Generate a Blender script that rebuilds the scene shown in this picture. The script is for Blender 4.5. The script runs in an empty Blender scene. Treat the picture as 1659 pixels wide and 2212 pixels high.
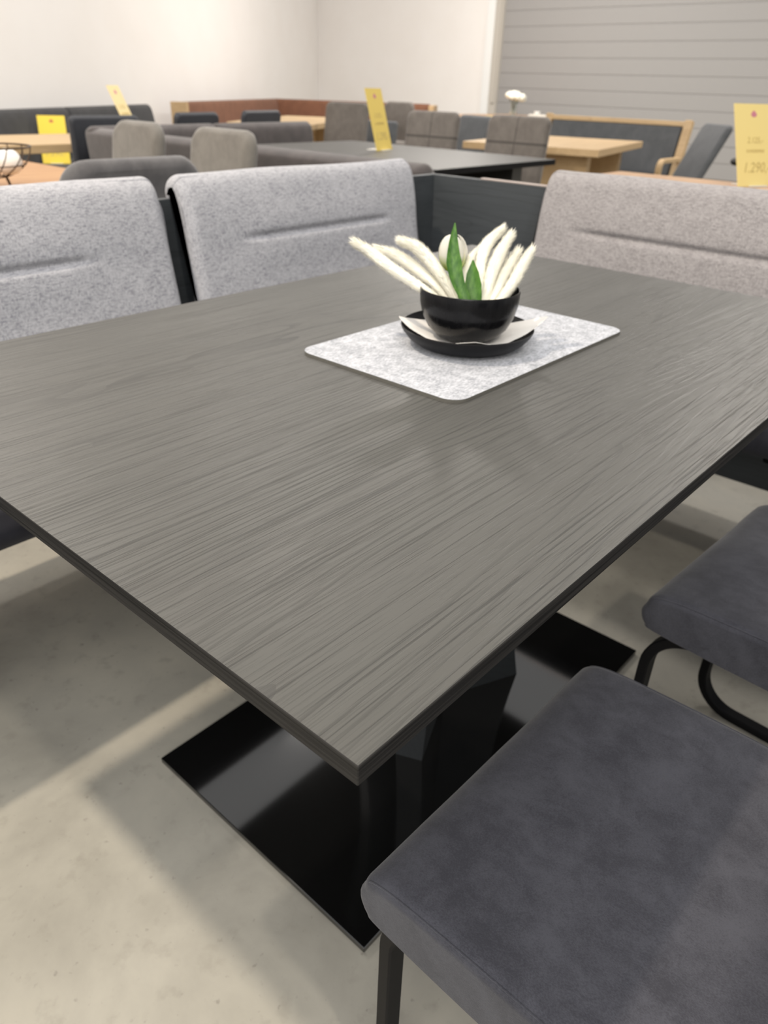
import bpy, bmesh, math, random
from mathutils import Vector, Matrix, noise
random.seed(7)
C = bpy.context.scene.collection
S = bpy.context.scene
PI = math.pi

# ---------------------------------------------------------------- camera
pitch, roll, yaw = 0.525648, 0.032717, 0.71120
fwd = Vector((math.cos(yaw)*math.cos(pitch), math.sin(yaw)*math.cos(pitch), -math.sin(pitch)))
rt = Vector((math.sin(yaw), -math.cos(yaw), 0)); up = rt.cross(fwd)
r2 = math.cos(roll)*rt + math.sin(roll)*up
u2 = -math.sin(roll)*rt + math.cos(roll)*up
cam = bpy.data.cameras.new('camera'); co = bpy.data.objects.new('camera', cam); C.objects.link(co)
M = Matrix.Identity(4)
for i in range(3):
    M[i][0] = r2[i]; M[i][1] = u2[i]; M[i][2] = -fwd[i]
M[2][3] = 1.11
co.matrix_world = M
cam.sensor_fit = 'VERTICAL'; cam.sensor_height = 24; cam.sensor_width = 18
cam.lens = 1589.7/2212*24
cam.clip_start = 0.02; cam.clip_end = 200
cam.dof.use_dof = True; cam.dof.focus_distance = 0.60; cam.dof.aperture_fstop = 5.6
S.camera = co

# ---------------------------------------------------------------- light
w = bpy.data.worlds.new('world'); S.world = w; w.use_nodes = True
bg = w.node_tree.nodes['Background']; bg.inputs[0].default_value = (1.0, 0.985, 0.965, 1); bg.inputs[1].default_value = 0.60
S.view_settings.view_transform = 'Standard'; S.view_settings.look = 'None'
S.view_settings.gamma = 1; S.view_settings.exposure = -0.2; S.view_settings.use_curve_mapping = False

def lamp(name, loc, power, size, color=(1, .90, .76), target=None, shape='DISK', sy=None):
    l = bpy.data.lights.new(name, 'AREA'); l.shape = shape; l.size = size
    if sy: l.size_y = sy
    l.energy = power; l.color = color
    o = bpy.data.objects.new(name, l); C.objects.link(o); o.location = loc
    if target is not None:
        o.rotation_euler = (Vector(target)-Vector(loc)).to_track_quat('-Z', 'Y').to_euler()
    return o
for y, p, col in ((-1.58, 40, (1, .90, .76)), (1.82, 82, (1, .86, .68))):
    lamp('track_lamp', (-.16, y, 3.5), p, .14, col, (.3, y*.6+.3, 0))
for x, y, p in ((3.6, 1.0, 35), (3.6, 4.2, 75), (8.2, 1.8, 170), (8.6, 6.4, 250), (1.6, 5.0, 85)):
    lamp('hall_lamp', (x, y, 4.2), p, .6, (1, .94, .87), (x+.3, y+.3, 0))

lamp('overhead_fill', (-1.6, -.8, 4.6), 180, 4.0, (1, .975, .95), (5.5, 5.5, .8), 'SQUARE')  # added overhead fill, supplies part of the ambient and lifts the walls
lamp('low_fill', (-3.2, -1.6, 2.6), 70, 2.4, (1, .95, .88), (1.0, 1.0, .2), 'RECTANGLE', .8)  # added soft fill from behind the camera, brightens the floor under the table

# ---------------------------------------------------------------- helpers
def tag(o, label, cat, group=None):
    o['label'] = label; o['category'] = cat
    if group: o['group'] = group
    return o
def empty(name, label, cat, loc=(0,0,0), rz=0, group=None):
    o = bpy.data.objects.new(name, None); C.objects.link(o); o.location = loc; o.rotation_euler = (0,0,rz)
    o.empty_display_size = .1
    return tag(o, label, cat, group)
def obj(name, bm, mat, parent=None, smooth=True, recalc=True):
    if recalc: bmesh.ops.recalc_face_normals(bm, faces=bm.faces)
    me = bpy.data.meshes.new(name); bm.to_mesh(me); bm.free()
    for m in (mat if isinstance(mat, (list, tuple)) else [mat]): me.materials.append(m)
    if smooth:
        for p in me.polygons: p.use_smooth = True
        try: me.set_sharp_from_angle(angle=math.radians(38))
        except Exception: pass
    o = bpy.data.objects.new(name, me); C.objects.link(o)
    if parent: o.parent = parent
    return o
def struct(o): o['kind'] = 'structure'; return o
def copy_tree(root, loc, rz, label, group=None):
    c = root.copy(); C.objects.link(c); c.location = loc; c.rotation_euler = (0,0,rz); c['label'] = label
    if group: c['group'] = group
    for ch in list(root.children):
        d = ch.copy(); C.objects.link(d); d.parent = c
        for g in list(ch.children):
            e = g.copy(); C.objects.link(e); e.parent = d
    return c
def bx(bm, x0, x1, y0, y1, z0, z1, bev=0, seg=2):
    vs = [bm.verts.new((x, y, z)) for z in (z0, z1) for y in (y0, y1) for x in (x0, x1)]
    fs = [(0,2,3,1),(4,5,7,6),(0,1,5,4),(2,6,7,3),(0,4,6,2),(1,3,7,5)]
    faces = [bm.faces.new([vs[i] for i in f]) for f in fs]
    if bev:
        es = set(e for f in faces for e in f.edges)
        bmesh.ops.bevel(bm, geom=list(es), offset=bev, segments=seg, profile=.5, affect='EDGES')
def box(*a, **k):
    bm = bmesh.new(); bx(bm, *a, **k); return bm
def rrect(w, h, r, n=6, cx=0, cy=0):
    pts = []
    for qx, qy, a0 in ((1,1,0),(-1,1,90),(-1,-1,180),(1,-1,270)):
        for i in range(n+1):
            a = math.radians(a0+90*i/n)
            pts.append((cx+qx*(w/2-r)+r*math.cos(a), cy+qy*(h/2-r)+r*math.sin(a)))
    return pts
def rings(bm, rs, close=True, cap0=True, cap1=True):
    """skin a list of rings (lists of points)"""
    V = [[bm.verts.new(p) for p in r] for r in rs]
    n = len(V[0])
    for a, b in zip(V, V[1:]):
        for i in range(n if close else n-1):
            bm.faces.new((a[i], a[(i+1) % n], b[(i+1) % n], b[i]))
    if cap0: bm.faces.new(V[0][::-1])
    if cap1: bm.faces.new(V[-1])
    return V
def lathe(bm, prof, n=48, cx=0, cy=0):
    V = [[bm.verts.new((cx+r*math.cos(2*PI*i/n), cy+r*math.sin(2*PI*i/n), z)) for i in range(n)] for r, z in prof]
    for a, b in zip(V, V[1:]):
        for i in range(n): bm.faces.new((a[i], a[(i+1)%n], b[(i+1)%n], b[i]))
    return V
def catmull(P, n=8):
    P = [Vector(p) for p in P]; Q = [P[0]*2-P[1]]+P+[P[-1]*2-P[-2]]; out = []
    for i in range(1, len(Q)-2):
        for k in range(n):
            t = k/n; a, b, c, d = Q[i-1:i+3]
            out.append(.5*((2*b)+(-a+c)*t+(2*a-5*b+4*c-d)*t*t+(-a+3*b-3*c+d)*t**3))
    out.append(P[-1]); return out
def sweep(bm, P, rad, n=10, cap=True, flat=None):
    """tube along P; rad number or function(t); flat=(w,h,axis) rectangular bar whose width follows axis"""
    P = [Vector(p) for p in P]; R = []; N = len(P)
    ref = None
    for i, p in enumerate(P):
        t = (P[min(i+1, N-1)]-P[max(i-1, 0)]).normalized()
        if flat:
            a = Vector(flat[2]); b = t.cross(a).normalized()
            w_, h_ = flat[0]/2, flat[1]/2; c = min(w_, h_)*.25
            pr = [(w_, h_-c), (w_-c, h_), (-w_+c, h_), (-w_, h_-c), (-w_, -h_+c), (-w_+c, -h_), (w_-c, -h_), (w_, -h_+c)]
            R.append([p+a*x+b*y for x, y in pr]); continue
        if ref is None:
            ref = t.orthogonal().normalized()
        ref = (ref - t*ref.dot(t)).normalized(); b = t.cross(ref)
        r_ = rad(i/(N-1)) if callable(rad) else rad
        R.append([p+(ref*math.cos(2*PI*k/n)+b*math.sin(2*PI*k/n))*r_ for k in range(n)])
    rings(bm, R, cap0=cap, cap1=cap)
def arc_path(pts, r, n=8):
    """polyline with rounded corners"""
    P = [Vector(p) for p in pts]; out = [P[0]]
    for i in range(1, len(P)-1):
        a = (P[i-1]-P[i]).normalized(); b = (P[i+1]-P[i]).normalized()
        ang = a.angle(b); d = r/math.tan(ang/2)
        c = P[i]+(a+b).normalized()*(r/math.sin(ang/2))
        s, e = P[i]+a*d, P[i]+b*d
        va, vb = s-c, e-c
        tot = va.angle(vb); ax = va.cross(vb).normalized()
        for k in range(n+1):
            out.append(c+Matrix.Rotation(tot*k/n, 3, ax) @ va)
    out.append(P[-1]); return out
def loft_x(bm, prof, x0, x1, rad=.02, nx=24, nr=5, disp=None, insf=None, fan=False):
    """closed profile (y,z) counter-clockwise extruded along x with rounded ends"""
    n = len(prof); nor = []
    for i in range(n):
        a, b = prof[i-1], prof[(i+1) % n]; t = Vector((b[0]-a[0], b[1]-a[1])).normalized(); nor.append((t.y, -t.x))
    area = sum(prof[i-1][0]*prof[i][1]-prof[i][0]*prof[i-1][1] for i in range(n))
    if area < 0: nor = [(-a, -b) for a, b in nor]
    st = [(x0+rad*(1-math.cos(PI/2*k/nr)), rad*(1-math.sin(PI/2*k/nr))) for k in range(nr)]
    mid = [(x0+rad+(x1-x0-2*rad)*k/nx, 0) for k in range(nx+1)]
    en = [(x1-(a-x0), b) for a, b in st][::-1]
    R = []
    ys = [q[0] for q in prof]; zs_ = [q[1] for q in prof]; yc, zc = (min(ys)+max(ys))/2, (min(zs_)+max(zs_))/2; hy, hz = (max(ys)-min(ys))/2, (max(zs_)-min(zs_))/2
    if fan:
        for x, ins in st+mid+en:
            ring = []
            for i, (y, z) in enumerate(prof):
                d = disp((x-x0)/(x1-x0), i/n, x, y, z) if disp else 0
                kz = ins*(1 if z > zc else .15)
                ring.append((x, yc+(y-yc)*(1-ins/hy)+nor[i][0]*d, zc+(z-zc)*(1-kz/hz)+nor[i][1]*d))
            R.append(ring)
        def shrink(ring, k): return [(a, yc+(b-yc)*k, zc+(c-zc)*k) for a, b, c in ring]
        R = [shrink(R[0], k) for k in (.02, .3, .7, .97)]+R+[shrink(R[-1], k) for k in (.97, .7, .3, .02)]
        rings(bm, R); return
    for x, ins in st+mid+en:
        ring = []
        for i, (y, z) in enumerate(prof):
            d = -ins*(insf(z) if insf else 1)
            if disp: d += disp((x-x0)/(x1-x0), i/n, x, y, z)
            ring.append((x, y+nor[i][0]*d, z+nor[i][1]*d))
        R.append(ring)
    rings(bm, R)
def smoothprof(pts, n=6):
    P = [Vector((a, b, 0)) for a, b in pts]; m = len(P); out = []
    for i in range(m):
        a, b, c, d = P[i-1], P[i], P[(i+1)%m], P[(i+2)%m]
        for k in range(n):
            t = k/n; q = .5*((2*b)+(-a+c)*t+(2*a-5*b+4*c-d)*t*t+(-a+3*b-3*c+d)*t**3); out.append((q.x, q.y))
    return out

# ---------------------------------------------------------------- materials
def mat(name, col=(.5,.5,.5), rough=.6, **k):
    m = bpy.data.materials.new(name); m.use_nodes = True; b = m.node_tree.nodes['Principled BSDF']
    b.inputs['Base Color'].default_value = (*col, 1); b.inputs['Roughness'].default_value = rough
    for kk, v in k.items(): b.inputs[kk.replace('_', ' ')].default_value = v
    return m
class G:
    def __init__(s, m): s.t = m.node_tree; s.b = s.t.nodes['Principled BSDF']
    def n(s, ty, **k):
        nd = s.t.nodes.new(ty)
        for kk, v in k.items():
            if kk.startswith('_'): setattr(nd, kk[1:], v)
            else: nd.inputs[kk.replace('_', ' ')].default_value = v
        return nd
    def l(s, a, b): s.t.links.new(a, b)
    def coord(s, scale=(1,1,1), kind='Object', rot=(0,0,0), loc=(0,0,0)):
        tc = s.n('ShaderNodeTexCoord'); mp = s.n('ShaderNodeMapping'); s.l(tc.outputs[kind], mp.inputs[0])
        mp.inputs['Scale'].default_value = scale; mp.inputs['Rotation'].default_value = rot; mp.inputs['Location'].default_value = loc
        return mp.outputs[0]
    def noise(s, vec, scale=5, detail=4, rough=.5, dist=0):
        nd = s.n('ShaderNodeTexNoise', Scale=scale, Detail=detail, Roughness=rough, Distortion=dist); s.l(vec, nd.inputs['Vector']); return nd.outputs['Fac']
    def ramp(s, fac, stops):
        r = s.n('ShaderNodeValToRGB'); s.l(fac, r.inputs[0]); e = r.color_ramp.elements
        while len(e) < len(stops): e.new(.5)
        for i, (p, c) in enumerate(stops):
            e[i].position = p; e[i].color = (*c, 1) if isinstance(c, tuple) else (c, c, c, 1)
        return r.outputs[0]
    def mix(s, a, b, f, mode='MIX'):
        m = s.n('ShaderNodeMix', _data_type='RGBA', _blend_type=mode)
        for i, v in ((0, f), (6, a), (7, b)):
            if isinstance(v, (int, float)): m.inputs[i].default_value = v
            elif isinstance(v, tuple): m.inputs[i].default_value = (*v, 1)
            else: s.l(v, m.inputs[i])
        return m.outputs[2]
    def math(s, op, a, b=0):
        m = s.n('ShaderNodeMath', _operation=op)
        for i, v in ((0, a), (1, b)):
            if isinstance(v, (int, float)): m.inputs[i].default_value = v
            else: s.l(v, m.inputs[i])
        return m.outputs[0]
    def bump(s, h, strength=.3, dist=.002):
        b = s.n('ShaderNodeBump', Strength=strength, Distance=dist); s.l(h, b.inputs['Height']); s.l(b.outputs[0], s.b.inputs['Normal'])
    def color(s, c): s.l(c, s.b.inputs['Base Color'])

def wood(name, light, dark, line, rough=.45, sx=1, bump=.25, big=1.0):
    """wood with grain running along object X"""
    m = mat(name, light, rough); g = G(m)
    v = g.coord((sx, 1, 1))
    warp = g.noise(g.coord((1.3*sx, 5, 5)), 1.6, 3, .5)
    broad = g.noise(g.coord((.8*sx, 9, 9)), 1.5, 4, .55, .4)
    # cathedral rings: distorted bands across Y
    sep = g.n('ShaderNodeSeparateXYZ'); g.l(v, sep.inputs[0])
    lo = g.noise(g.coord((.55*sx, 4.2*big, 4.2*big), loc=(1.7,2.3,0)), 1.0, 1.5, .45, .25)
    md = g.noise(g.coord((2.2*sx, 14*big, 14*big)), 1.0, 2, .5)
    ph = g.math('ADD', g.math('MULTIPLY', sep.outputs['Y'], 62*big), g.math('ADD', g.math('MULTIPLY', lo, 26), g.math('MULTIPLY', md, 2.4)))
    fr = g.math('FRACT', ph)
    ring = g.ramp(fr, [(0, 0.0), (.06, .3), (.20, 1.0)])
    fine = g.noise(g.coord((3.0*sx, 330, 330)), 1.0, 3, .65, .2)
    fl = g.ramp(fine, [(.36, 0.0), (.42, 1.0)])
    pore = g.noise(g.coord((14*sx, 420, 420)), 1.0, 2, .5)
    pl = g.ramp(pore, [(.38, .55), (.5, 1.0)])
    patch = g.ramp(g.noise(g.coord((1.1*sx, 7, 7), loc=(3,5,0)), 1.0, 3, .5), [(.36, .25), (.58, 1.0)])
    c = g.mix(dark, light, g.ramp(broad, [(.3, .25), (.65, 1.0)]))
    c = g.mix(c, line, g.math('MULTIPLY', g.math('MULTIPLY', g.math('SUBTRACT', 1, ring), patch), .62))
    c = g.mix(c, line, g.math('MULTIPLY', g.math('SUBTRACT', 1, fl), .55))
    c = g.mix(c, line, g.math('MULTIPLY', g.math('SUBTRACT', 1, pl), .35))
    g.color(c)
    g.bump(g.math('MULTIPLY', g.math('MULTIPLY', fl, ring), pl), bump, .0006)
    return m
M_top = wood('charcoal_oak_laminate', (0.08176,0.0812,0.0756), (0.07056,0.07,0.06496), (0.0224,0.0224,0.02128), .42, bump=.5)
def edge_mat(name, a, b):
    m = mat(name, a, .6, Specular_IOR_Level=.25); g = G(m)
    f = g.noise(g.coord((3, 3, 330)), 1.0, 3, .6, .6)
    g.color(g.mix(b, a, g.ramp(f, [(.38, 0.0), (.56, 1.0)]))); g.bump(f, .5, .0008)
    return m
M_top.node_tree.nodes['Principled BSDF'].inputs['Specular IOR Level'].default_value = .38
M_edge = edge_mat('charcoal_edge_band', (.022,.021,.020), (.004,.004,.004))
M_panel = wood('dark_bench_wood', (.060,.068,.075), (.045,.052,.058), (.026,.03,.034), .55, bump=.2)
M_black = mat('black_powder_coated_steel', (.007,.007,.008), .5, Specular_IOR_Level=.12)
M_back = mat('grey_laminate_backing', (.74,.71,.68), .8)
M_plate = mat('glossy_black_base_plate', (.005,.005,.005), .07, IOR=2.2)
M_ped = wood('dark_pedestal_wood', (.014,.018,.021), (.010,.012,.015), (.006,.007,.009), .6)

def weave(name, a, b, seedx=0, scale=1.0, rough=.95):
    m = mat(name, a, rough, Sheen_Weight=.15); g = G(m)
    scale *= 1.25; h1 = g.noise(g.coord((60*scale, 430*scale, 560*scale), loc=(seedx,0,0)), 1.0, 2, .6)
    h2 = g.noise(g.coord((560*scale, 430*scale, 60*scale), loc=(0,seedx,0)), 1.0, 2, .6)
    big = g.noise(g.coord((26*scale, 26*scale, 26*scale)), 1.0, 2, .5)
    s = g.math('MINIMUM', h1, h2)
    s2 = g.math('ADD', g.math('MULTIPLY', s, .9), g.math('MULTIPLY', big, .1))
    g.color(g.ramp(s2, [(.34, b), (.42, tuple(x*.45+y*.55 for x, y in zip(a, b))), (.50, a)])); g.bump(s, .35, .0012)
    return m
M_fabL = weave('light_grey_woven_fabric', (0.465,0.4697,0.5022), (0.186,0.1906,0.2185))
M_fabR = weave('warm_grey_woven_fabric', (0.378,0.36,0.3645), (0.171,0.1602,0.1638), 3.1)
def velvet(name, a, b, sheen=.5, sc=1.0, rough=.85):
    m = mat(name, a, rough, Sheen_Weight=sheen, Sheen_Roughness=.45); g = G(m)
    f1 = g.noise(g.coord((26*sc, 20*sc, 20*sc)), 1.0, 6, .7, .3)
    f2 = g.noise(g.coord((900, 500, 900)), 1.0, 2, .7)
    f = g.math('ADD', g.math('MULTIPLY', f1, .6), g.math('MULTIPLY', f2, .4))
    g.color(g.ramp(f, [(.40, b), (.60, a)])); g.bump(f2, .3, .0008)
    return m
M_velv = velvet('anthracite_velvet', (.054,.056,.071), (.025,.026,.036), .22)
M_navy = velvet('navy_seat_fabric', (0.0168,0.0175,0.0266), (0.0084,0.0084,0.014), .12)
M_gvelv = velvet('grey_velvet', (0.1186,0.1148,0.1186), (0.07268,0.07038,0.07497), .35, .5)
M_taupe = velvet('taupe_velvet', (0.1575,0.1395,0.1242), (0.1035,0.09,0.0792), .3, .5)
M_taupeD = velvet('dark_taupe_fabric', (0.0868,0.0744,0.07316), (0.0558,0.04836,0.04836), .3, .5)
M_grch = velvet('warm_grey_chair_velvet', (0.204,0.1913,0.17), (0.1403,0.1292,0.1148), .3, .5)
M_char = velvet('charcoal_fabric', (.047,.047,.05), (.03,.03,.032), .15, .4)
M_dnavy = velvet('dark_navy_leather', (.026,.029,.037), (.017,.019,.026), .1, .4, .55)
M_brown = velvet('cognac_brown_fabric', (.20,.085,.045), (.14,.058,.03), .1, .4)
M_slate = velvet('slate_grey_fabric', (.105,.11,.118), (.075,.08,.086), .15, .4)
M_cream = velvet('cream_fabric', (.62,.58,.50), (.5,.46,.4), .1, .4)
M_oakL = wood('light_oak', (0.56,0.4,0.224), (0.464,0.32,0.168), (0.336,0.216,0.104), .5, bump=.1)
M_oakM = wood('oiled_oak_planks', (0.5104,0.2904,0.132), (0.3696,0.1848,0.0792), (0.2464,0.1144,0.044), .5, bump=.1)
M_oakP = wood('rosy_oak', (0.527,0.34,0.204), (0.425,0.2635,0.153), (0.306,0.1785,0.102), .5, bump=.1)

m = mat('white_plaster', (.80,.77,.735), .9); g = G(m)
f = g.noise(g.coord((1,1,1)), 2.2, 4, .5); g.color(g.ramp(f, [(.3, (.88,.85,.82)), (.7, (.90,.875,.85))])); M_wall = m
m = mat('concrete_floor', (.4,.38,.33), .62); g = G(m)
f1 = g.noise(g.coord((1,1,1)), 2.6, 8, .62, .3); f2 = g.noise(g.coord((1,1,1)), 22, 6, .6); f3 = g.noise(g.coord((1,1,1)), 75, 3, .5)
c = g.ramp(f1, [(.32, (.285,.272,.235)), (.5, (.375,.358,.31)), (.7, (.455,.43,.365))])
c = g.mix(c, (.24,.225,.19), g.math('MULTIPLY', g.ramp(f2, [(.56, 0.0), (.74, 1.0)]), .55))
c = g.mix(c, (.15,.14,.12), g.math('MULTIPLY', g.ramp(f3, [(.66, 0.0), (.76, 1.0)]), .5))
g.color(c); g.bump(f2, .12, .002)
r_ = g.ramp(f1, [(.3, .5), (.7, .72)]); g.l(r_, g.b.inputs['Roughness']); M_floor = m
M_door = mat('grey_sectional_door_metal', (.325,.317,.312), .5)
M_trim = mat('white_door_trim', (.86,.87,.86), .5)
M_rail = mat('beige_guide_rail', (.52,.49,.44), .5)

# ---------------------------------------------------------------- setting
struct(obj('floor', box(-4, 14, -5, 14.5, -.1, 0), M_floor, smooth=False))
# left wall runs from (-1,4.55) to (12,12.47)
d = Vector((12+4, 12.47-2.724, 0)).normalized(); nrm = Vector((-d.y, d.x, 0))
bm = bmesh.new(); a = Vector((-4, 2.724, 0)); b = Vector((12.0, 12.47, 0)); t = nrm*.15; H = Vector((0,0,4.6))
rings(bm, [[a, b, b+t, a+t], [a+H, b+H, b+t+H, a+t+H]]); struct(obj('wall_left', bm, M_wall, smooth=False))
bm = bmesh.new(); bx(bm, 12, 12.2, 8.36, 12.66, 0, 4.6); struct(obj('wall_back', bm, M_wall, smooth=False))
bm = bmesh.new(); bx(bm, 11.93, 12.2, 8.26, 8.40, 0, 4.6, .01); struct(obj('trim_1', bm, M_trim, smooth=False))
bm = bmesh.new(); bx(bm, 11.96, 12.06, 8.11, 8.26, 0, 4.6); bx(bm, 11.93, 11.97, 8.14, 8.19, .9, 4.6)
struct(obj('trim_2', bm, M_rail, smooth=False))
# sectional door of ribbed panels
zs = []; bm = bmesh.new(); pitchz = .2155; z = .05
prof = []
while z < 4.5:
    prof += [(0, z), (0, z+pitchz-.022), (.008, z+pitchz-.017), (.008, z+pitchz-.004)]; z += pitchz
V0 = [bm.verts.new((12.02+dx, 8.12, zz)) for dx, zz in prof]; V1 = [bm.verts.new((12.02+dx, -3.5, zz)) for dx, zz in prof]
for i in range(len(prof)-1): bm.faces.new((V0[i], V0[i+1], V1[i+1], V1[i]))
bx(bm, 12.06, 12.14, -3.5, 8.12, 0, 4.6)
struct(obj('door_1', bm, M_door, smooth=False, recalc=True))

# ---------------------------------------------------------------- main table
TX0, TX1, TY0, TY1, TZ = .2246, 1.667, .2075, 1.163, .755
t = empty('dining_table', 'charcoal wood dining table with a slim top on a black pedestal, in the foreground', 'table', (.95, .665, 0))
bm = box(TX0-.95, TX1-.95, TY0-.665, TY1-.665, TZ-.0178, TZ, bev=.0007, seg=1)
o = obj('tabletop', bm, [M_top, M_edge, M_back], t, smooth=False)
for p in o.data.polygons:
    p.material_index = 0 if p.normal.z > .5 else (2 if p.normal.z < -.9 else 1)
# pedestal of two crossing boards that flare towards top and bottom
for sg in (-1, 1):
    bm = bmesh.new(); R = []
    for k in range(13):
        zz = .012+(.715-.012)*k/12; u = 2*k/12-1; hl = .150+.040*u*u; hw = .026; a = sg*math.radians(24); dx, dy = math.cos(a), math.sin(a)
        R.append([(dx*p*hl-dy*q*hw, dy*p*hl+dx*q*hw, zz) for p, q in ((-1,-1),(1,-1),(1,1),(-1,1))])
    rings(bm, R); obj('pedestal_board', bm, M_ped, t)
obj('base_plate', box(.457-.948, 1.347-.948+.02, .4065-.665, .925-.665, 0, .012, bev=.001, seg=1), [M_plate, M_black], t, smooth=False)
for p in t.children[-1].data.polygons: p.material_index = 0 if p.normal.z > .9 else 1
obj('mounting_plate', box(-.30, .30, -.22, .22, .715, TZ-.0178), M_black, t, smooth=False)

# ---------------------------------------------------------------- corner bench
bench = empty('corner_bench', 'light grey upholstered corner bench on dark wood panels, around the charcoal dining table', 'bench', (2.16, 1.69, 0))
BO = Vector((2.16, 1.69, 0))
def B(x0, x1, y0, y1, z0, z1, **k): return box(x0-BO.x, x1-BO.x, y0-BO.y, y1-BO.y, z0, z1, **k)
obj('back_panel', B(-.75, 2.19, 1.69, 1.715, .12, .852, bev=.001, seg=1), M_panel, bench, smooth=False)
bm = B(2.164, 2.19, -.62, 1.69, .12, .852, bev=.001, seg=1); bmesh.ops.rotate(bm, verts=bm.verts, matrix=Matrix.Rotation(-PI/2, 3, 'Z'))
o = obj('back_panel', bm, M_panel, bench, smooth=False); o.rotation_euler = (0,0,PI/2)
seat_prof = smoothprof([(0,.470),(-.012,.45),(-.006,.425),(.03,.415),(.25,.415),(.55,.415),(.56,.45),(.55,.478),(.30,.492),(.08,.49),(.02,.486)], 4)
bm = bmesh.new(); loft_x(bm, seat_prof, -.70, 2.12, .02, 20); o = obj('seat', bm, M_navy, bench); o.location = Vector((0, 1.152, 0))-BO
bm = bmesh.new(); loft_x(bm, seat_prof, 0, 1.66, .02, 20); o = obj('seat', bm, M_navy, bench)
o.rotation_euler = (0,0,-PI/2); o.location = Vector((1.672, 1.14, 0))-BO   # local x -> -Y, local y -> +X
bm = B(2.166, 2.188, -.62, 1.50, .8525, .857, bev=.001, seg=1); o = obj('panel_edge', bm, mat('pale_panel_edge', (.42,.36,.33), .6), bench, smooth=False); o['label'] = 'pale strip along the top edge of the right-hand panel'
obj('seat_rail', B(-.6, 2.1, 1.28, 1.32, .375, .414), M_black, bench)
obj('seat_rail', B(1.755, 1.795, -.5, .355, .37, .414, bev=.008), M_black, bench)
for x in (-.4, 1.25): obj('leg', B(x, x+.05, 1.2, 1.66, 0, .376, bev=.004), M_black, bench)
for y in (-.35, .9): obj('leg', B(1.76, 2.13, y, y+.05, 0, .376, bev=.004), M_black, bench)
# upholstered backs: front face leans back, top rolls over the panel
back_prof = [(0,.485),(.022,.60),(.045,.72),(.058,.80),(.074,.865),(.092,.897),(.122,.909),(.155,.897),(.170,.868),(.162,.838),(.142,.832),(.118,.836),(.108,.80),(.10,.70),(.085,.58),(.06,.49),(.03,.478)]
bp = smoothprof(back_prof, 26)
def backrest(L, g0, g1, mat_, seed):
    bm = bmesh.new()
    def disp(u, s, x, y, z):
        d = .003*noise.noise(Vector((x*5, z*6, seed)))
        if s < .32 and z > .5:
            e = min(max((x-g0)/.07, 0), 1)*min(max((g1-x)/.07, 0), 1)
            q = (z-.755)/.0085
            d -= .0105*e*math.exp(-q*q)
            d += .004*math.exp(-((z-.72)/.05)**2)*e + .003*math.exp(-((z-.80)/.04)**2)*e
            d -= .003*(abs(2*u-1))**6
        return d
    pr = bp
    loft_x(bm, pr, 0, L, .028, 60, 7, disp)
    return obj('backrest', bm, mat_, bench)
o = backrest(.88, .15, .74, M_fabL, 1.0); o.location = Vector((1.112, 1.553, 0))-BO; o['label'] = 'light grey backrest cushion beside the corner'
o = backrest(1.50, .30, 1.30, M_fabL, 4.0); o.location = Vector((1.056-1.50, 1.553, 0))-BO; o['label'] = 'light grey backrest cushion at the left end'
o = backrest(1.60, .125, 1.45, M_fabR, 8.0); o.rotation_euler = (0,0,-PI/2); o.location = Vector((2.017, 1.222, 0))-BO; o['label'] = 'warmer grey backrest cushion on the right-hand bench wing'

# ---------------------------------------------------------------- cantilever chairs
def sled_chair(label, loc, rz):
    c = empty('cantilever_chair', label, 'chair', loc, rz, 'anthracite velvet chairs beside the dining table')
    W, D = .425, .46
    pr = smoothprof([(-.003,.443),(.002,.428),(-.006,.410),(-.03,.403),(-.20,.402),(-.42,.404),(-.452,.42),(-.455,.455),(-.43,.473),(-.25,.480),(-.10,.476),(-.035,.470),(-.010,.459)], 6)
    bm = bmesh.new()
    def disp(u, s, x, y, z): return .0015*noise.noise(Vector((x*9, y*9, z*9)))
    loft_x(bm, pr, -W/2, W/2, .012, 30, 5, disp, lambda z: max(.12, min(1, (z-.405)/.045)), True)
    o = obj('seat', bm, M_velv, c)
    for s in (-1, 1):
        bm = bmesh.new()
        top = [p for p in pr if p[1] > .452]
        path = sorted([(s*(W/2-.0032), y, z-.0034) for y, z in top if -.44 < y < -.012], key=lambda q: -q[1])
        sweep(bm, path, .0010, 6); obj('piping', bm, M_velv, o)
    path = [(-.45, .392), (-.008-.0075, .392), (-.0085-.0075, .0085), (-.47, .0085)]
    for s in (-1, 1):
        bm = bmesh.new(); x = s*(W/2-.040)
        sweep(bm, arc_path([(x, a, b) for a, b in path], .075, 10), 0, flat=(.026, .017, (1,0,0)))
        obj('sled_frame', bm, M_black, c, smooth=True)
    bm = bmesh.new(); sweep(bm, [(-W/2+.03, -.36, .388), (W/2-.03, -.36, .388)], 0, flat=(.03, .016, (0,1,0))); obj('crossbar', bm, M_black, c)
    bm = bmesh.new(); sweep(bm, [(-W/2+.02, -.463, .0085), (W/2-.02, -.463, .0085)], 0, flat=(.026, .017, (0,1,0))); obj('crossbar', bm, M_black, c)
    bm = bmesh.new(); bp2 = smoothprof([(-.415,.49),(-.44,.60),(-.475,.74),(-.50,.85),(-.515,.885),(-.54,.88),(-.545,.84),(-.515,.70),(-.485,.56),(-.46,.48),(-.435,.475)], 5)
    loft_x(bm, bp2, -W/2+.005, W/2-.005, .02, 20); obj('backrest', bm, M_velv, c)
    return c
ch1 = sled_chair('anthracite velvet chair with black sled frame, nearest, at the lower right', (.531, .289, 0), math.radians(-1.2))
ch2 = copy_tree(ch1, (1.150, .275, 0), math.radians(-3.6), 'anthracite velvet chair with black sled frame, further along the table edge')

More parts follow.
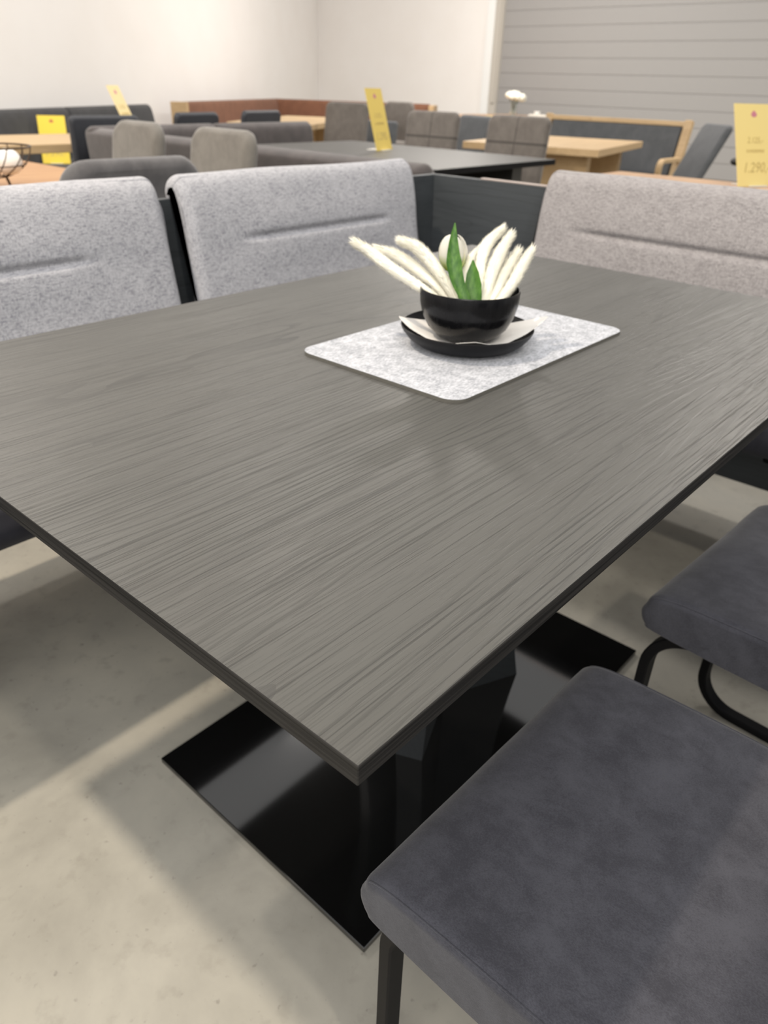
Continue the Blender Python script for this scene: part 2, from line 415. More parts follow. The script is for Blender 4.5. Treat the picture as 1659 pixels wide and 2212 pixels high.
# ---------------------------------------------------------------- centrepiece
m = mat('grey_felt', (.6,.6,.6), .95, Sheen_Weight=.2); g = G(m)
f = g.noise(g.coord((150, 330, 200), rot=(0,0,.5)), 1.0, 3, .6, .6); f2 = g.noise(g.coord((60,60,60)), 1.0, 3, .6)
f = g.math('ADD', g.math('MULTIPLY', f, .65), g.math('MULTIPLY', f2, .35))
g.color(g.ramp(f, [(.38, (.24,.255,.29)), (.60, (.53,.55,.60))])); g.bump(f, .2, .001); M_felt = m
M_feltE = mat('felt_cut_edge', (.115,.11,.095), .9)
mx0, mx1, my0, my1 = .731, 1.212, .513, .813
bm = bmesh.new(); rr = rrect(mx1-mx0, my1-my0, .026, 8)
rings(bm, [[(x, y, 0) for x, y in rr], [(x, y, .0046) for x, y in rr]])
o = obj('placemat', bm, [M_felt, M_feltE], smooth=False); o.location = ((mx0+mx1)/2, (my0+my1)/2, TZ)
for p in o.data.polygons:
    if p.normal.z < .5: p.material_index = 1
tag(o, 'light grey felt placemat with rounded corners on the charcoal table', 'placemat')
MZ = TZ+.0046
m = mat('black_glazed_bamboo', (.006,.006,.007), .22, Specular_IOR_Level=.3); g = G(m)
f = g.noise(g.coord((90,90,3)), 1.0, 3, .6); g.l(g.ramp(f, [(.35, .14), (.65, .34)]), g.b.inputs['Roughness']); g.bump(f, .12, .001); M_bowl = m
M_dish = mat('matt_black_dish', (.006,.006,.007), .42, Specular_IOR_Level=.2)
bm = bmesh.new()
lathe(bm, [(0,.0005),(.066,.0005),(.078,.004),(.092,.013),(.101,.024),(.1035,.030),(.1020,.031),(.099,.026),(.089,.015),(.076,.0075),(.064,.005),(0,.005)], 72)
bmesh.ops.remove_doubles(bm, verts=bm.verts, dist=1e-5)
o = obj('saucer', bm, M_dish); o.location = (.942, .653, MZ); tag(o, 'flat matt black dish holding a white napkin and the black bowl', 'dish')
BC = Vector((.934, .648, MZ+.0122))
bm = bmesh.new()
pts = [(0,0),(.030,0),(.034,.0008),(.048,.008),(.061,.021),(.070,.038),(.0745,.056),(.0758,.0765),(.0750,.0783),(.0735,.0778),(.0722,.056),(.0675,.039),(.058,.023),(.045,.011),(.030,.006),(0,.005)]
lathe(bm, pts, 72); bmesh.ops.remove_doubles(bm, verts=bm.verts, dist=1e-5)
o = obj('bowl', bm, M_bowl); o.location = BC; tag(o, 'round black bowl filled with white plumes, standing on the black dish', 'bowl')
# napkin: square cloth lying in the dish, corners turned up over the rim
M_nap = mat('white_napkin_cloth', (.80,.78,.75), .9); G(M_nap)
g = G(M_nap); f = g.noise(g.coord((60,60,60)), 1.0, 5, .6); g.bump(f, .35, .003)
ax = rt.copy(); ay = Vector((-ax.y, ax.x, 0))
TIPS = ((178, .108, .040, 17), (-2, .124, .050, 17), (-88, .090, .031, 14), (95, .080, .028, 16))
def nap(th):
    R_, Z_ = .082, .0225
    for a, rr_, zz, wd in TIPS:
        dd = (th-a+180) % 360-180; k = max(0, 1-abs(dd)/ (wd*2.2))**1.5
        R_ += (rr_-.082)*k; Z_ += (zz-.0225)*k
    return R_, Z_
bm = bmesh.new(); NT = 120; rows = []
for q in range(15):
    t = q/14; row = []
    for k in range(NT):
        th = 360*k/NT; R_, Z_ = nap(th); r_ = R_*t
        u = max(0, (r_-.034)/(R_-.034)); z = .0112+(Z_-.0112)*(u*.45+.55*u*u)
        z += .0016*noise.noise(Vector((math.cos(math.radians(th))*3, math.sin(math.radians(th))*3, t*2)))*u
        p = ax*(r_*math.cos(math.radians(th)))+ay*(r_*math.sin(math.radians(th)))
        row.append(bm.verts.new((p.x, p.y, z)))
    rows.append(row)
for A_, B_ in zip(rows, rows[1:]):
    for k in range(NT): bm.faces.new((A_[k], A_[(k+1)%NT], B_[(k+1)%NT], B_[k]))
bmesh.ops.remove_doubles(bm, verts=bm.verts, dist=1e-6)
ret = bmesh.ops.solidify(bm, geom=bm.faces[:], thickness=.0006)
o = obj('napkin', bm, M_nap); o.location = (.942, .653, MZ); tag(o, 'white cloth napkin with turned up tips, between black dish and bowl', 'napkin')

# plumes
m = mat('cream_white_plume', (.93,.905,.80), .9, Specular_IOR_Level=.1); M_plume = m
PL = [
 ('white dried plume leaning furthest to the left out of the bowl', [(.853,.811,.901),(.863,.788,.889),(.873,.749,.868),(.894,.687,.836),(.905,.649,.807)], .0105),
 ('white dried plume tucked right behind the furthest left one', [(.887,.796,.890),(.903,.771,.882),(.910,.729,.864),(.917,.674,.831),(.912,.641,.807)], .0105),
 ('white dried plume left of the white tulip, tip bent to the left', [(.893,.752,.907),(.904,.731,.899),(.912,.705,.878),(.915,.669,.843),(.914,.638,.807)], .0115),
 ('short white dried plume directly right of the tulip', [(1.001,.683,.891),(.988,.686,.878),(.966,.679,.861),(.935,.657,.835),(.914,.638,.807)], .0080),
 ('tallest white dried plume, right of the tulip', [(1.017,.657,.922),(.997,.665,.904),(.972,.658,.884),(.939,.637,.838),(.921,.631,.807)], .0105),
 ('white dried plume with a frayed tip, second from the tallest', [(1.005,.632,.918),(.986,.634,.896),(.966,.633,.869),(.943,.627,.832),(.924,.628,.808)], .0115),
 ('white dried plume with a blunt tip, second from the right', [(1.012,.621,.895),(.996,.623,.877),(.976,.624,.852),(.948,.619,.829),(.926,.625,.808)], .0105),
 ('white dried plume leaning furthest to the right out of the bowl', [(1.008,.595,.901),(.991,.597,.881),(.971,.599,.857),(.947,.605,.832),(.928,.623,.808)], .0100)]
for k, (lab, pts, rad) in enumerate(PL):
    rnd = random.Random(k); P = catmull(pts[::-1], 10); n = len(P); base = P[0].copy()
    bm = bmesh.new()
    def rfun(t, rad=rad): return rad*(.55+.55*math.sin(min(t*1.35, 1)*PI*.55))*(1 if t < .6 else max(.15, 1-((t-.6)/.4)**2*.72))*.74
    sweep(bm, [p-base for p in P], rfun, 10)
    for v in bm.verts: v.co += Vector((rnd.uniform(-1,1), rnd.uniform(-1,1), rnd.uniform(-1,1)))*.0004
    for q in range(1500):
        t = rnd.uniform(.12, 1.0); i = min(int(t*(n-1)), n-2); p = P[i].lerp(P[i+1], t*(n-1)-i)-base
        tan = (P[i+1]-P[i]).normalized(); a = rnd.uniform(0, 2*PI); o1 = tan.orthogonal().normalized(); o2 = tan.cross(o1)
        rad_d = o1*math.cos(a)+o2*math.sin(a); r0 = rfun(t)*.85
        dirn = (tan*rnd.uniform(.9, 1.5)+rad_d*rnd.uniform(.25, .6)).normalized(); ln = rnd.uniform(.007, .013)*(1.15 if t > .85 else 1)
        s = p+rad_d*r0; e = s+dirn*ln; sd = tan.cross(rad_d).normalized()*.00055
        m_ = s+dirn*ln*.5+rad_d*.0004
        vs = [bm.verts.new(x) for x in (s-sd, s+sd, m_+sd*.9, m_-sd*.9)]; tip = bm.verts.new(e)
        bm.faces.new(vs); bm.faces.new((vs[3], vs[2], tip))
    o = obj('dried_plume', bm, M_plume, recalc=False); o.location = base; tag(o, lab, 'dried flower', 'white dried plumes in the black bowl')
# tulip
M_petal = mat('white_tulip_petal', (.92,.90,.84), .5, Subsurface_Weight=.1)
g = G(M_petal); zc = g.n('ShaderNodeTexCoord'); sp = g.n('ShaderNodeSeparateXYZ'); g.l(zc.outputs['Object'], sp.inputs[0])
g.color(g.mix((.50,.62,.10), (.93,.91,.86), g.ramp(g.math('MULTIPLY', g.math('ADD', sp.outputs['Z'], .026), 26), [(.1, 0.0), (.65, 1.0)])))
m = mat('tulip_leaf_green', (.07,.20,.04), .42); g = G(m)
f = g.noise(g.coord((160, 160, 12)), 1.0, 3, .5); g.color(g.ramp(f, [(.3, (.05,.17,.03)), (.7, (.17,.36,.07))])); g.bump(f, .2, .001); M_leaf = m
tu = empty('tulip', 'white tulip with green leaves in the middle of the black bowl', 'flower', (.914, .640, .807))
TO = Vector((.914,.640,.807)); tc = Vector((.953,.700,.889)); tdir = Vector((.25,.5,.83)).normalized()
rot = Vector((0,0,1)).rotation_difference(Vector((.12,.22,.97)).normalized())
for k in range(6):
    bm = bmesh.new(); a0 = k*PI/3+.35; rb = .0225 if k % 2 else .0185; rows = []
    for i in range(13):
        t = i/12; ph = -PI/2+PI*.93*t
        r = rb*math.cos(ph)+.0015+.004*t**5*(1 if k % 2 else 0); z = .0255*math.sin(ph); wd = (.56 if k % 2 else .62)*math.sin(PI*min(t*.86+.08, 1))**.8+.02
        rows.append([bm.verts.new(rot @ Vector((r*(1-.10*abs(s)**2)*math.cos(a0+wd*s), r*(1-.10*abs(s)**2)*math.sin(a0+wd*s), z*1.08))) for s in (-1,-.6,-.2,.2,.6,1)])
    for A_, B_ in zip(rows, rows[1:]):
        for i in range(5): bm.faces.new((A_[i], A_[i+1], B_[i+1], B_[i]))
    bmesh.ops.solidify(bm, geom=bm.faces[:], thickness=.0005)
    o = obj('petal', bm, M_petal, tu); o.location = tc-TO
bm = bmesh.new(); sweep(bm, catmull([(0,0,0),(.014,.022,.025),(.030,.048,.050),tc-TO-Vector((0,0,.022))], 6), .0028, 8); obj('stem', bm, M_leaf, tu)
def leaf(pts, widths, twist=0):
    P = catmull(pts, 6); n = len(P); bm = bmesh.new(); rows = []
    side0 = rt
    for i, p in enumerate(P):
        t = i/(n-1); x = t*(len(widths)-1); j = min(int(x), len(widths)-2); wd = widths[j]+(widths[j+1]-widths[j])*(x-j)
        tan = (P[min(i+1, n-1)]-P[max(i-1, 0)]).normalized(); sd = (side0-tan*side0.dot(tan)).normalized(); nr_ = sd.cross(tan)
        sd = sd*math.cos(twist*t)+nr_*math.sin(twist*t); nr_ = sd.cross(tan)
        rows.append([bm.verts.new(p+sd*wd*s-nr_*wd*.35*(1-s*s)-TO) for s in (-1,-.5,0,.5,1)])
    for A_, B_ in zip(rows, rows[1:]):
        for i in range(4): bm.faces.new((A_[i], A_[i+1], B_[i+1], B_[i]))
    bmesh.ops.solidify(bm, geom=bm.faces[:], thickness=.0008)
    obj('leaf', bm, M_leaf, tu)
leaf([(.914,.632,.812),(.900,.627,.836),(.901,.647,.862),(.906,.661,.888),(.919,.674,.915),(.930,.682,.938)], [.004,.007,.0095,.0115,.0065,.0008])
leaf([(.918,.632,.812),(.918,.627,.836),(.924,.636,.856),(.930,.643,.873),(.938,.650,.889)], [.006,.010,.0125,.009,.001], .4)
leaf([(.912,.634,.812),(.905,.636,.832),(.904,.643,.845),(.905,.649,.853)], [.004,.0055,.005,.001])

# ---------------------------------------------------------------- background furniture builders
def slab(W, H, T, r, bend=0.0, n=8):
    """upright rounded cushion: x width, z height, y thickness (centre at y=0)"""
    bm = bmesh.new(); e = T*.42; R = []
    pl = rrect(W, H, r, n, 0, H/2)
    for k in range(7):
        a = PI*k/6; y = -T/2*math.cos(a); ins = e*(1-math.sin(a))
        sx, sz = (W-2*ins)/W, (H-2*ins)/H
        R.append([(x*sx, y+bend*(x/W*2)**2, (z-H/2)*sz+H/2) for x, z in pl])
    rings(bm, R); return bm
def seam_mat(base, name, W, H):
    m = base.copy(); m.name = name; g = G(m); lnk = g.b.inputs['Base Color'].links[0].from_socket
    tc = g.n('ShaderNodeTexCoord'); sp = g.n('ShaderNodeSeparateXYZ'); g.l(tc.outputs['Object'], sp.inputs[0])
    v = g.math('LESS_THAN', g.math('ABSOLUTE', sp.outputs['X']), .004)
    h = g.math('LESS_THAN', g.math('ABSOLUTE', g.math('SUBTRACT', sp.outputs['Z'], H-.17)), .008)
    g.color(g.mix(lnk, (.03,.026,.022), g.math('MULTIPLY', g.math('MAXIMUM', v, h), .7)))
    return m
def chair(label, loc, rz, mt, W=.44, top=.93, T=.055, r=.07, recline=.16, bend=-.02, group=None, seam=False, D=.44, bw=None):
    c = empty('dining_chair', label, 'chair', loc, rz, group)
    bm = bmesh.new(); rr = rrect(W, D, .05, 5); R = []
    for z, ins in ((.405,.03),(.41,.012),(.43,0),(.455,.002),(.472,.012),(.482,.05),(.486,.14)):
        R.append([(x*(1-2*ins/W), y*(1-2*ins/D), z) for x, y in rr])
    rings(bm, R); obj('seat', bm, mt, c)
    H = (top-.45)/math.cos(recline)
    bm = slab(bw or W, H, T, r, bend)
    o = obj('backrest', bm, seam_mat(mt, mt.name+'_quilted', W, H) if seam else mt, c)
    o.location = (0, D/2-.02, .45); o.rotation_euler = (-recline, 0, 0)
    for sx in (-1, 1):
        for sy in (-1, 1):
            bm = bmesh.new(); sweep(bm, [(sx*(W/2-.06), sy*(D/2-.07), .41), (sx*(W/2-.02), sy*(D/2-.01), 0)], lambda t: .016-.005*t, 8)
            obj('leg', bm, M_black, c)
    return c
def rect_table(name, label, cx_, cy_, Lx, Ly, rz, mt, top=.757, th=.035, legs='post', group=None, ins=.08, lw=.07, dark_edge=False):
    t = empty(name, label, 'table', (cx_, cy_, 0), rz, group)
    o = obj('tabletop', box(-Lx/2, Lx/2, -Ly/2, Ly/2, top-th, top, bev=.004), [mt, M_black if dark_edge else mt], t, smooth=False)
    for p in o.data.polygons: p.material_index = 0 if p.normal.z > .5 else 1
    if legs == 'post':
        for sx in (-1, 1):
            for sy in (-1, 1):
                x, y = sx*(Lx/2-ins), sy*(Ly/2-ins); obj('leg', box(x-lw/2, x+lw/2, y-lw/2, y+lw/2, 0, top-th), mt, t, smooth=False)
    elif legs == 'frame':
        for sx in (-1, 1):
            bm = bmesh.new(); x = sx*(Lx/2-ins)
            bx(bm, x-.03, x+.03, -Ly/2+.1, Ly/2-.1, 0, .05); bx(bm, x-.03, x+.03, -Ly/2+.1, -Ly/2+.16, .05, top-th); bx(bm, x-.03, x+.03, Ly/2-.16, Ly/2-.1, .05, top-th)
            obj('leg', bm, M_black, t, smooth=False)
    elif legs == 'slab':
        for sx in (-1, 1):
            x = sx*(Lx/2-.22); obj('leg', box(x-.05, x+.05, -Ly/2+.12, Ly/2-.12, 0, top-th), mt, t, smooth=False)
        obj('stretcher', box(-Lx/2+.25, Lx/2-.25, -.02, .02, .25, top-th), mt, t, smooth=False)
    return t
R90 = PI/2
# --- grey velvet chair right behind the bench, at the oak plank table (H)
g1 = 'chairs around the oak plank table'
chair('grey velvet chair with a wide rounded back, directly behind the light grey backrests', (1.33, 2.42, 0), PI, M_gvelv, W=.48, top=.90, r=.09, T=.07, group=g1, recline=.10)
chair('warm grey chair at the oak plank table, left one of the upright pair', (1.90, 3.46, 0), -R90, M_grch, W=.40, top=.93, r=.08, T=.07, group=g1, bw=.385)
chair('warm grey chair at the oak plank table, right one of the upright pair', (1.92, 2.84, 0), -R90, M_grch, W=.42, top=.93, r=.07, T=.07, group=g1, bw=.41)
rect_table('dining_table', 'oak plank table holding the black wire basket, at the left edge', 1.27, 3.36, .90, 1.75, 0, M_oakM, legs='frame')
# wire basket with white balls
M_wire = mat('dark_bronze_wire', (.05,.032,.02), .4, Metallic=.6)
bk = empty('wire_basket', 'dark wire basket bowl on the oak plank table', 'basket', (1.22, 2.93, .757)); bk.scale = (.92, .92, .92)
def bowl_r(t): return .045+.105*math.sin(t*PI/2)**.9
for k in range(14):
    a = k*2*PI/14; bm = bmesh.new()
    sweep(bm, [(bowl_r(t)*math.cos(a+.25*t), bowl_r(t)*math.sin(a+.25*t), .035+.105*t**1.3) for t in [i/8 for i in range(9)]], .0022, 6); obj('wire', bm, M_wire, bk)
for t, rr_ in ((0, .003), (.5, .0022), (1, .0035)):
    bm = bmesh.new(); V = lathe(bm, [(bowl_r(t)+rr_*math.cos(x), .035+.105*t**1.3+rr_*math.sin(x)) for x in [i*PI/3 for i in range(7)]], 36); obj('ring', bm, M_wire, bk)
for k in range(3):
    a = k*2*PI/3; bm = bmesh.new(); sweep(bm, [(.045*math.cos(a), .045*math.sin(a), .037), (.055*math.cos(a), .055*math.sin(a), .002)], .005, 6); obj('foot', bm, M_wire, bk)
M_ball = mat('white_ceramic', (.92,.90,.86), .35)
for k, (x, y, z, r_, lab) in enumerate(((-.045, .035, .105, .052, 'white round ornament in the wire basket, rear one'), (.040, -.042, .100, .050, 'white round ornament in the wire basket, front one'))):
    bm = bmesh.new(); bmesh.ops.create_icosphere(bm, subdivisions=3, radius=r_)
    for v in bm.verts: v.co.z *= .85; v.co += v.co.normalized()*.004*noise.noise(v.co*30)
    o = obj('ornament', bm, M_ball); o.location = (1.22+x, 2.93+y, .757+z*.92-.010); tag(o, lab, 'ornament', 'white ornaments in the wire basket')
# --- light oak table far left with charcoal sofa bench
rect_table('dining_table', 'light oak table in front of the charcoal bench, far left', 2.64, 5.20, 1.22, .84, 0, M_oakL, top=.745, th=.05, ins=.12)
chair('charcoal chair with straight tall back, at the light oak table', (2.63, 4.83, 0), PI, M_dnavy, W=.46, top=.905, r=.03, T=.05, recline=.05, bend=.02)
def bench_seg(parent, p0, p1, depth, top, mt, thick=.10, seat=.46, cushions=1, side=1, base=.06, lean=.06, nm='backrest'):
    """bench from p0 to p1; the seat lies to the left of the direction p0->p1 when side=1"""
    p0 = Vector((*p0, 0)); p1 = Vector((*p1, 0)); Lg = (p1-p0).length; ang = math.atan2(p1.y-p0.y, p1.x-p0.x)
    org = parent.location
    R = []; n = cushions; 
    prof = smoothprof([(0,seat-.02),(lean*.5,(seat+top)/2),(lean,top-.05),(lean+thick*.25,top-.008),(lean+thick*.55,top),(lean+thick*.95,top-.02),(lean+thick,top-.06),(lean*.7+thick,(seat+top)/2),(thick,seat-.05),(thick*.5,seat-.07)], 4)
    prof = [(-side*y+side*(lean+thick), z) for y, z in prof]
    for k in range(n):
        bm = bmesh.new(); loft_x(bm, prof, Lg*k/n+.002, Lg*(k+1)/n-.002, .03, 6, 5); o = obj(nm, bm, mt, parent); o.location = p0-org; o.rotation_euler = (0,0,ang)
    bm = box(0, Lg, *sorted((side*.0, side*depth)), seat-.12, seat, bev=.02, seg=3); o = obj('seat', bm, mt, parent); o.location = p0-org; o.rotation_euler = (0,0,ang)
    bm = box(.04, Lg-.04, *sorted((side*.04, side*(depth-.06))), base if base > .08 else 0, seat-.12); o = obj('base', bm, M_black, parent, smooth=False); o.location = p0-org; o.rotation_euler = (0,0,ang)
dw = Vector((.854, .520)); dn = Vector((.520, -.854))
sb = empty('upholstered_bench', 'long charcoal upholstered bench against the white wall, far left', 'bench', (3.4, 7.0, 0))
q1 = Vector((5.08, 8.04)); q0 = q1-dw*3.3
bench_seg(sb, q1, q0, .58, .857, M_char, .12, cushions=2, side=1)
# --- taupe corner bench around the dark table
tb = empty('corner_bench', 'dark taupe corner bench around the dark grey table in the middle distance', 'bench', (2.40, 4.45, 0))
bench_seg(tb, (2.40, 4.44), (2.40, 1.95), .52, .85, M_taupeD, .13, side=1, lean=.03)
bench_seg(tb, (4.25, 4.60), (2.40, 4.44), .50, .86, M_taupeD, .12, side=1, lean=.03, cushions=2)
rect_table('dining_table', 'dark grey table with a yellow price card, in the middle distance', 3.71, 3.28, 1.16, 1.68, 0, wood('dark_grey_tabletop', (.066,.064,.060), (.056,.053,.05), (.045,.043,.04), .45, bump=.05), legs='slab', th=.03, dark_edge=True)
g2 = 'taupe chairs around the dark grey table'
chair('taupe quilted chair at the dark grey table, left one of the quilted pair', (4.49, 3.71, 0), -R90+.10, M_taupe, W=.44, top=.955, r=.05, T=.06, seam=True, group=g2)
chair('taupe quilted chair at the dark grey table, right one, in front of the flower vase', (4.53, 3.02, 0), -R90+.05, M_taupe, W=.47, top=.955, r=.05, T=.06, seam=True, group=g2)
chair('tall brown taupe chair behind the leaning yellow price card', (5.58, 5.62, 0), -R90+.15, M_taupe, W=.50, top=.955, r=.06, T=.06, group=g2)
# --- navy chairs and oak table of the brown corner bench
g3 = 'dark navy leather chairs behind the taupe bench'
chair('dark navy chair with a low curved back, left of the pair before the brown bench', (3.65, 5.43, 0), PI+.15, M_dnavy, W=.44, top=.90, r=.04, T=.05, group=g3, bend=.03)
chair('dark navy chair with a low curved back, right of the pair before the brown bench', (4.51, 5.73, 0), PI+.2, M_dnavy, W=.50, top=.90, r=.04, T=.05, group=g3, bend=.03)
cc = Vector((5.49, 5.83)); ctr = cc+dw*1.0+Vector((-.52,.854))*.42
rect_table('dining_table', 'light oak table in front of the brown corner bench', ctr.x, ctr.y, 2.0, .84, math.atan2(.52,.854), M_oakL, th=.05, legs='slab')
bb = empty('corner_bench', 'cognac brown corner bench with light oak end panels in the room corner', 'bench', (8.9, 10.2, 0))
e0 = Vector((5.72, 8.36)); e1 = e0+dw*3.75; e2 = e1+dn*2.55
bench_seg(bb, e1, e0, .55, .872, M_brown, .10, side=1)
bench_seg(bb, e2, e1, .55, .872, M_brown, .10, side=1)
def post(parent, p, ang, lx, ly, z0, z1, mt, name='end_panel'):
    o = obj(name, box(-lx/2, lx/2, -ly/2, ly/2, z0, z1, bev=.008), mt, parent, smooth=False); o.location = Vector((p[0], p[1], 0))-parent.location; o.rotation_euler = (0,0,ang); return o
aw = math.atan2(.52,.854)
pe = e0-dw*.05+dn*.08; post(bb, pe, aw, .07, .20, 0, .875, M_oakL)
pe = e2+dn*.05-dw*.18; post(bb, pe, aw-PI/2, .08, .50, 0, .86, M_oakL)
# --- small taupe chair and oak table further back, slate chairs
chair('small taupe chair near the end of the brown bench', (8.07, 7.13, 0), -R90, M_taupe, W=.50, top=.925, r=.08, T=.06)
rect_table('dining_table', 'long oak table with a vase of white flowers, before the grey door', 10.15, 7.25, 2.6, .9, -.10, M_oakP, th=.045)
chair('slate grey chair behind the left quilted taupe chair', (6.45, 6.00, 0), -R90+.1, M_slate, W=.52, top=.775, r=.03, T=.07)
chair('dark slate chair between the two quilted taupe chairs', (5.63, 4.22, 0), -R90-.25, M_slate, W=.42, top=.905, r=.05, T=.09)
chair('cream upholstered chair behind the right quilted taupe chair', (8.22, 4.72, 0), R90-.2, M_cream, W=.46, top=.875, r=.05, T=.07)
# oak stool with card
st = empty('oak_stool', 'light oak stool holding a pale yellow card between the taupe chairs', 'stool', (9.0, 6.1, 0))
obj('seat', box(-.2, .2, -.2, .2, .47, .51, bev=.01), M_oakL, st)
for sx in (-1, 1):
    for sy in (-1, 1): obj('leg', box(sx*.16-.02, sx*.16+.02, sy*.16-.02, sy*.16+.02, 0, .47), M_oakL, st)
# vase with flowers and cups
M_glass = mat('clear_vase_glass', (.85,.88,.86), .08, Transmission_Weight=.9, IOR=1.45)
va = empty('flower_vase', 'glass vase with a bunch of white flowers on the long oak table', 'vase', (10.75, 6.95, .757)); va.scale = (1.3, 1.3, 1.12)
bm = bmesh.new(); lathe(bm, [(0,0),(.04,0),(.045,.03),(.038,.10),(.045,.16),(.042,.16),(.035,.10),(.041,.03),(.036,.006),(0,.006)], 24); bmesh.ops.remove_doubles(bm, verts=bm.verts, dist=1e-5)
obj('vase', bm, M_glass, va)
bm = bmesh.new()
for k in range(7):
    a = k*.9; sweep(bm, [(0,0,.01),(.02*math.cos(a),.02*math.sin(a),.14),(.075*math.cos(a),.075*math.sin(a),.22)], .004, 5)
obj('stems', bm, mat('flower_stem', (.10,.13,.05), .6), va)
M_bloom = mat('white_blossom', (.93,.92,.80), .7)
for k in range(9):
    a = k*2.4; rr_ = .035+.075*((k*.37) % 1); z = .215+.05*((k*.61) % 1)-.25*max(0, rr_-.08)
    bm = bmesh.new(); bmesh.ops.create_icosphere(bm, subdivisions=2, radius=.045)
    for v in bm.verts: v.co += v.co.normalized()*.012*noise.noise(v.co*40+Vector((k,0,0)))
    o = obj('blossom', bm, M_bloom, va); o.location = (rr_*math.cos(a), rr_*math.sin(a), z)
for (x, y, lab) in ((10.90, 6.62, 'white cup on the long oak table, right of the flower vase'),):
    bm = bmesh.new(); lathe(bm, [(0,0),(.03,0),(.045,.03),(.05,.075),(.046,.075),(.04,.03),(.027,.006),(0,.006)], 24); bmesh.ops.remove_doubles(bm, verts=bm.verts, dist=1e-5)
    o = obj('cup', bm, M_ball); o.location = (x, y, .757); tag(o, lab, 'cup')
# --- oak framed grey bench at the right
ob = empty('oak_bench', 'light oak framed bench with slate grey padding before the grey door', 'bench', (7.5, 2.93, 0), math.atan2(4.33-2.93, 7.49-7.51))
L_ = 1.42    # local +x runs away along the back, local +y is towards the seat
def obx(nm, *a, mt=M_oakL, rot=None, loc=None, **k):
    o = obj(nm, box(*a, **k), mt, ob, smooth=False)
    if rot: o.rotation_euler = rot
    if loc: o.location = loc
    return o
rc = (math.radians(16), 0, 0)
obx('back_cushion', .05, L_-.05, -.03, .03, 0, .42, mt=M_slate, rot=rc, loc=(0, .18, .45), bev=.015)
obx('top_rail', 0, L_, -.03, .03, .42, .462, rot=rc, loc=(0, .18, .45), bev=.006)
for x in (0, L_): obx('back_post', x-.035, x+.035, -.035, .035, -.45, .475, rot=rc, loc=(0, .18, .45), bev=.008)
obx('seat', .03, L_-.03, .15, .62, .36, .44, mt=M_slate, bev=.015)
obx('seat_rail', 0, L_, .60, .64, .33, .42, bev=.008)
for x in (-.02, L_+.02):
    bm = bmesh.new(); sweep(bm, arc_path([(x, .20, .60), (x, .60, .60), (x, .62, .0)], .06, 6), 0, flat=(.05, .035, (1,0,0))); obj('armrest', bm, M_oakL, ob)
rect_table('dining_table', 'light oak table in front of the oak framed bench', 5.90, 3.36, 1.42, 1.05, .22, M_oakL, legs='slab', th=.05)
chair('slate grey chair seen from the side with a strongly leaning back, at the right', (6.61, 2.72, 0), -2.25, M_slate, W=.40, top=.90, r=.04, T=.06, recline=.45)
# --- rosy oak table with the big price card
rect_table('dining_table', 'rosy oak table behind the right-hand bench backrest, carrying the largest price card', 3.685, 1.02, .57, 1.70, 0, M_oakP, th=.04)
dt = empty('black_bar_stand_in', 'black disc on a pole, standing in for a thin black bar half hidden behind the largest price card', 'table', (5.25, 1.545, 0))  # disc and pole stand in for an unidentified thin black bar
bm = bmesh.new(); lathe(bm, [(0,.745),(.19,.745),(.20,.755),(.20,.768),(.19,.777),(0,.777)], 40); bmesh.ops.remove_doubles(bm, verts=bm.verts, dist=1e-5); obj('tabletop', bm, M_black, dt)
bm = bmesh.new(); lathe(bm, [(.02,0.02),(.02,.745)], 12); obj('pole', bm, M_black, dt)
bm = bmesh.new(); lathe(bm, [(0,0),(.18,0),(.18,.01),(.02,.03)], 32); obj('base', bm, M_black, dt)

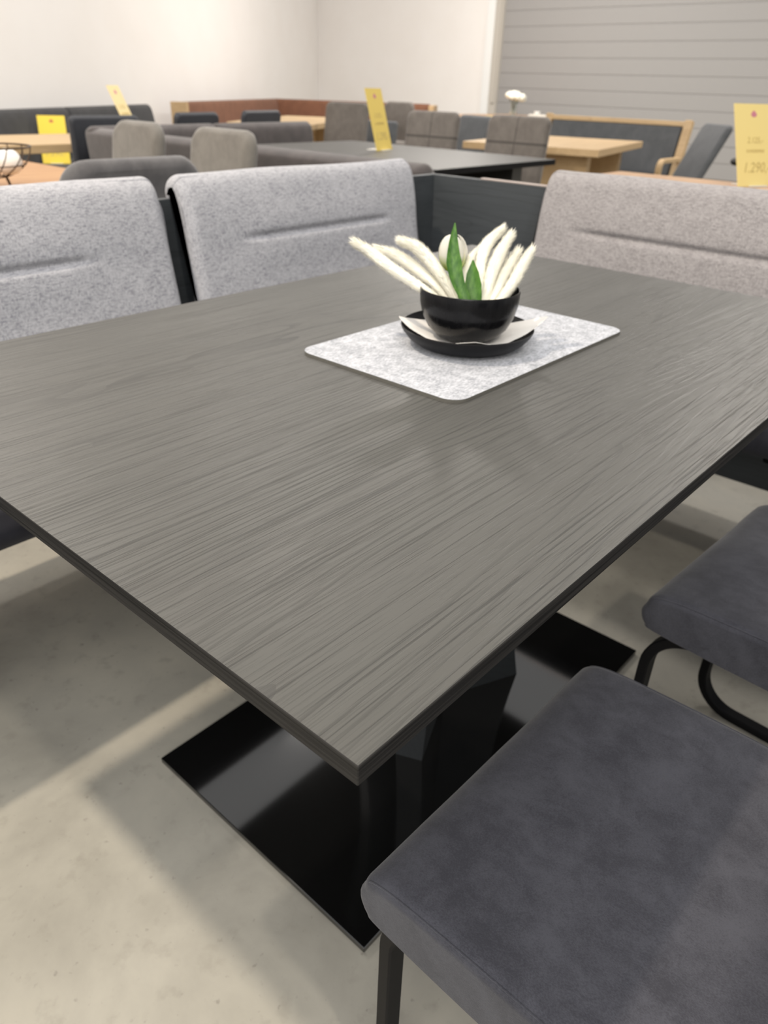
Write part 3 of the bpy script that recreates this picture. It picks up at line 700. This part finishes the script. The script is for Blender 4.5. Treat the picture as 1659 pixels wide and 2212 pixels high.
# ---------------------------------------------------------------- price cards
M_card = mat('yellow_card', (0.774,0.5848,0.1376), .6); M_cardB = mat('bright_yellow_card', (0.817,0.6192,0.0516), .6); M_cardP = mat('pale_yellow_card', (0.774,0.6364,0.3268), .6)
M_cardL = mat('light_yellow_card', (0.7998,0.6536,0.258), .6)
M_pink = mat('printed_rose_mark', (.55,.20,.26), .6); M_ink = mat('pale_printed_ink', (.52,.40,.14), .7); M_red = mat('printed_red_mark', (.50,.15,.05), .6)
M_foot = mat('clear_card_stand', (.8,.8,.78), .2)
def text_mesh(txt, size, mt, parent, x, z, shear=0, name='printed_text'):
    cu = bpy.data.curves.new('txt', 'FONT'); cu.body = txt; cu.size = size; cu.align_x = 'CENTER'; cu.extrude = .0002; cu.shear = shear; cu.resolution_u = 3
    o = bpy.data.objects.new('txt', cu); C.objects.link(o); bpy.context.view_layer.update()
    me = bpy.data.meshes.new_from_object(o.evaluated_get(bpy.context.evaluated_depsgraph_get())); bpy.data.objects.remove(o)
    me.materials.clear(); me.materials.append(mt)
    n = bpy.data.objects.new(name, me); C.objects.link(n); n.parent = parent
    n.rotation_euler = (PI/2, 0, 0); n.location = (x, -.0022, z); return n
def card(label, loc, phi, lean, mt, mark, W=.21, H=.297, texts=(), foot=True):
    """phi: angle of the card's width away from the camera's right; leans backwards"""
    e = rt*math.cos(phi)+Vector((math.cos(yaw), math.sin(yaw), 0))*math.sin(phi)
    rz = math.atan2(e.y, e.x)
    c = empty('price_card', label, 'price card', loc, rz); c.rotation_euler = (0, 0, rz)
    bm = box(-W/2, W/2, -.0015, .0015, 0, H); o = obj('card', bm, mt, c, smooth=False); o.rotation_euler = (-lean, 0, 0)
    # drop shaped mark near the top
    bm = bmesh.new(); R = []
    pts = [(.016*math.cos(a)*(1.1), .011*math.sin(a)+(.005 if math.sin(a) > .9 else 0)) for a in [i*2*PI/20 for i in range(20)]]
    rings(bm, [[(x, -.0021, z) for x, z in pts], [(x, -.0014, z) for x, z in pts]]); q = obj('logo_mark', bm, mark, o, smooth=False); q.location = (0, 0, H-.045)
    for tx in texts: text_mesh(tx[0], tx[1], M_ink, o, tx[2], tx[3], tx[4] if len(tx) > 4 else 0)
    if foot: obj('stand', box(-.05, .05, -.02, .10, 0, .004), M_foot, c, smooth=False)
    return c
TXT = (('2.125,-', .036, -.0, .185, .2), ('SONDERPREIS', .018, 0, .145), ('1.290,-', .062, .0, .06, .3))
card('largest yellow price card, on the rosy oak table at the right edge', (3.86, 1.15, .758), .45, .38, M_cardL, M_pink, W=.235, H=.35, texts=TXT)
card('yellow price card standing on the dark grey table, leaning left', (3.814, 3.378, .758), math.radians(64), .27, M_card, M_pink, H=.345, texts=TXT)
card('slim tilted yellow price card before the charcoal bench, above the tall back chair', (3.19, 5.17, .746), math.radians(82), .40, M_cardP, M_pink, W=.17, H=.335, texts=TXT)
card('bright yellow price card behind the light oak table, standing on the charcoal bench', (3.27, 6.56, .461), .30, .36, M_cardB, M_red, W=.215, H=.375, texts=TXT)
card('pale yellow price card on the light oak stool', (9.0, 6.1, .511), .1, -.0+.15, M_cardP, M_pink, texts=TXT, foot=False)
